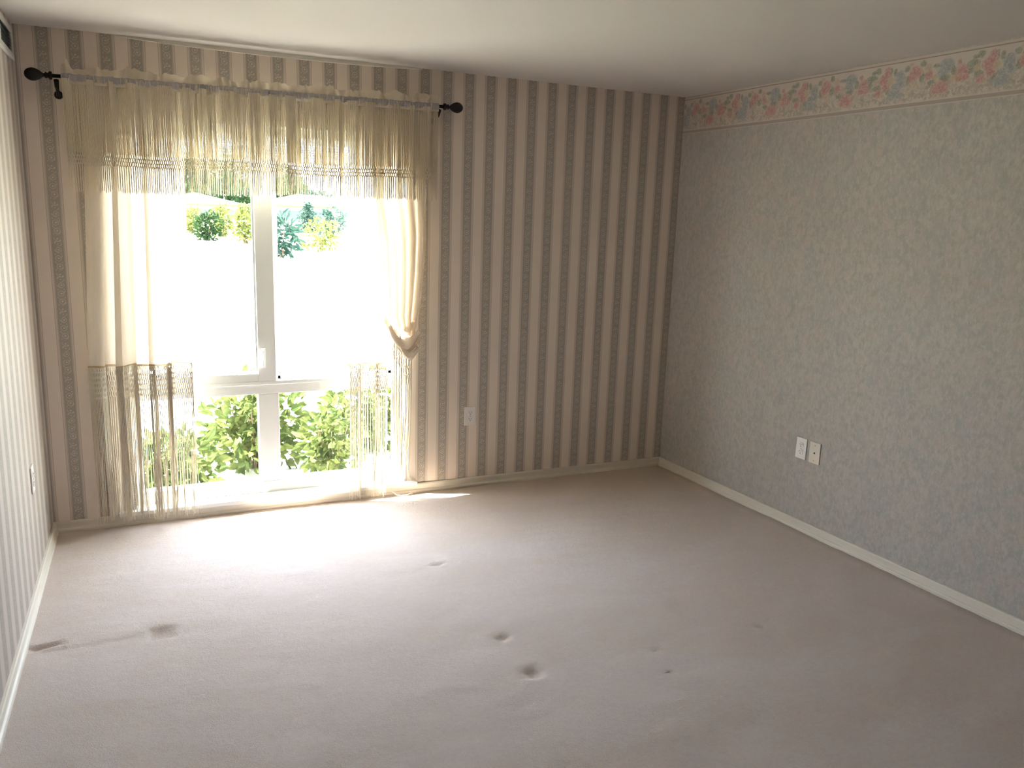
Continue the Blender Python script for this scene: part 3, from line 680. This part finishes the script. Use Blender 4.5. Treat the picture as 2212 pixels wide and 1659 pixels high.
X_, h_ = hgt(665, 22, 436); conifer(X_, 22, h_, .42, 'small blue green conifer outside, centred in the right hand pane', 3)
for k, (px, Y, top, r_, mt, nm, shp, lb) in enumerate((
        (716, 20.5, 452, .26, L_teal, 'garden_bush', 1, 'loose blue green bush just right of the little conifer'),
        (606, 15, 468, .22, L_teal, 'spiky_bush', .45, 'spiky grey green bush beside the window mullion in the right pane'),
        (414, 21, 450, .20, L_yel, 'garden_bush', 1, 'yellow green garden bush outside at the left curtain edge'),
        (447, 18.6, 462, .20, L_dark, 'garden_bush', 1, 'dark rounded bush in the middle of the left pane'),
        (480, 20, 444, .20, L_yel, 'garden_bush', 1, 'bright yellow green bush right of the dark rounded bush'),
        (526, 18, 446, .16, L_yel, 'garden_bush', 1, 'yellow bush outside touching the left side of the window mullion'),
        (690, 16.5, 480, .34, L_yel, 'garden_bush', 1, 'low yellow green bush in front of the conifer'),
        (375, 22, 452, .34, L_dark, 'garden_bush', 1, 'dark bush outside behind the left curtain'))):
    X_, h_ = hgt(px, Y, top); shrub(nm, X_, Y, h_, r_*1.5, r_*1.2, 380 if shp == 1 else 170, .11 if shp == 1 else .28, mt, lb, 'bush', 40+k, shape=shp, stems=5)
for k, (px, Y, top, r_) in enumerate(((445, 47, 320, 2.6), (566, 53, 330, 2.4), (350, 54, 330, 2.5), (655, 60, 395, 2.0))):
    X_, h_ = hgt(px, Y, top); tree('garden_tree', X_, Y, h_, r_, 1500, .42, L_dark if k < 3 else L_teal, ['tall dark tree beyond the houses, seen behind the valance strings in the left pane', 'dark tree beyond the houses, behind the window mullion', 'dark tree beyond the houses, behind the left curtain', 'pale green tree beyond the houses at the top of the right pane'][k], 60+k, .22)
# houses across the lawn
M_hw = plain('house_render', (.30, .28, .25), .9, .1); M_roof = plain('pale_roof', (.60, .60, .58), .9, .1); M_fascia = plain('tan_fascia', (.07, .045, .025), .8); M_hwin = plain('house_window', (.035, .045, .05), .3)
def house(px0, px1, Y, label, ytop, yroof):
    a, b = at(px0, Y).x, at(px1, Y).x; g = gnd(a, Y); hw = at((px0+px1)/2, Y, ytop).z; hr = at((px0+px1)/2, Y+3, yroof).z
    root = empty('house', ((a+b)/2, Y, g)); tag(root, label, 'house')
    box_obj('walls', (a, Y, g-.1), (b, Y+6, hw-.02), M_hw, root)
    r_ = MB(); o = .5
    r_.add([(a-o, Y-o, hw), (b+o, Y-o, hw), (b+o, Y+6+o, hw), (a-o, Y+6+o, hw), (a+1.6, Y+3, hr), (b-1.6, Y+3, hr)], [(0,1,5,4),(1,2,5),(2,3,4,5),(3,0,4),(3,2,1,0)]); r_.build('roof', M_roof, root)
    box_obj('fascia', (a-o, Y-o-.03, hw-.09), (b+o, Y-o, hw+.01), M_fascia, root)
    for k in range(3):
        c = a + (k+.5)*(b-a)/3; box_obj('house_window', (c-.5, Y-.02, hw-1.1), (c+.5, Y+.01, hw-.25), M_hwin, root)
house(345, 512, 35, 'pale low house across the lawn behind the left pane', 440, 416)
house(590, 790, 36, 'pale low house across the lawn behind the right pane', 446, 422)
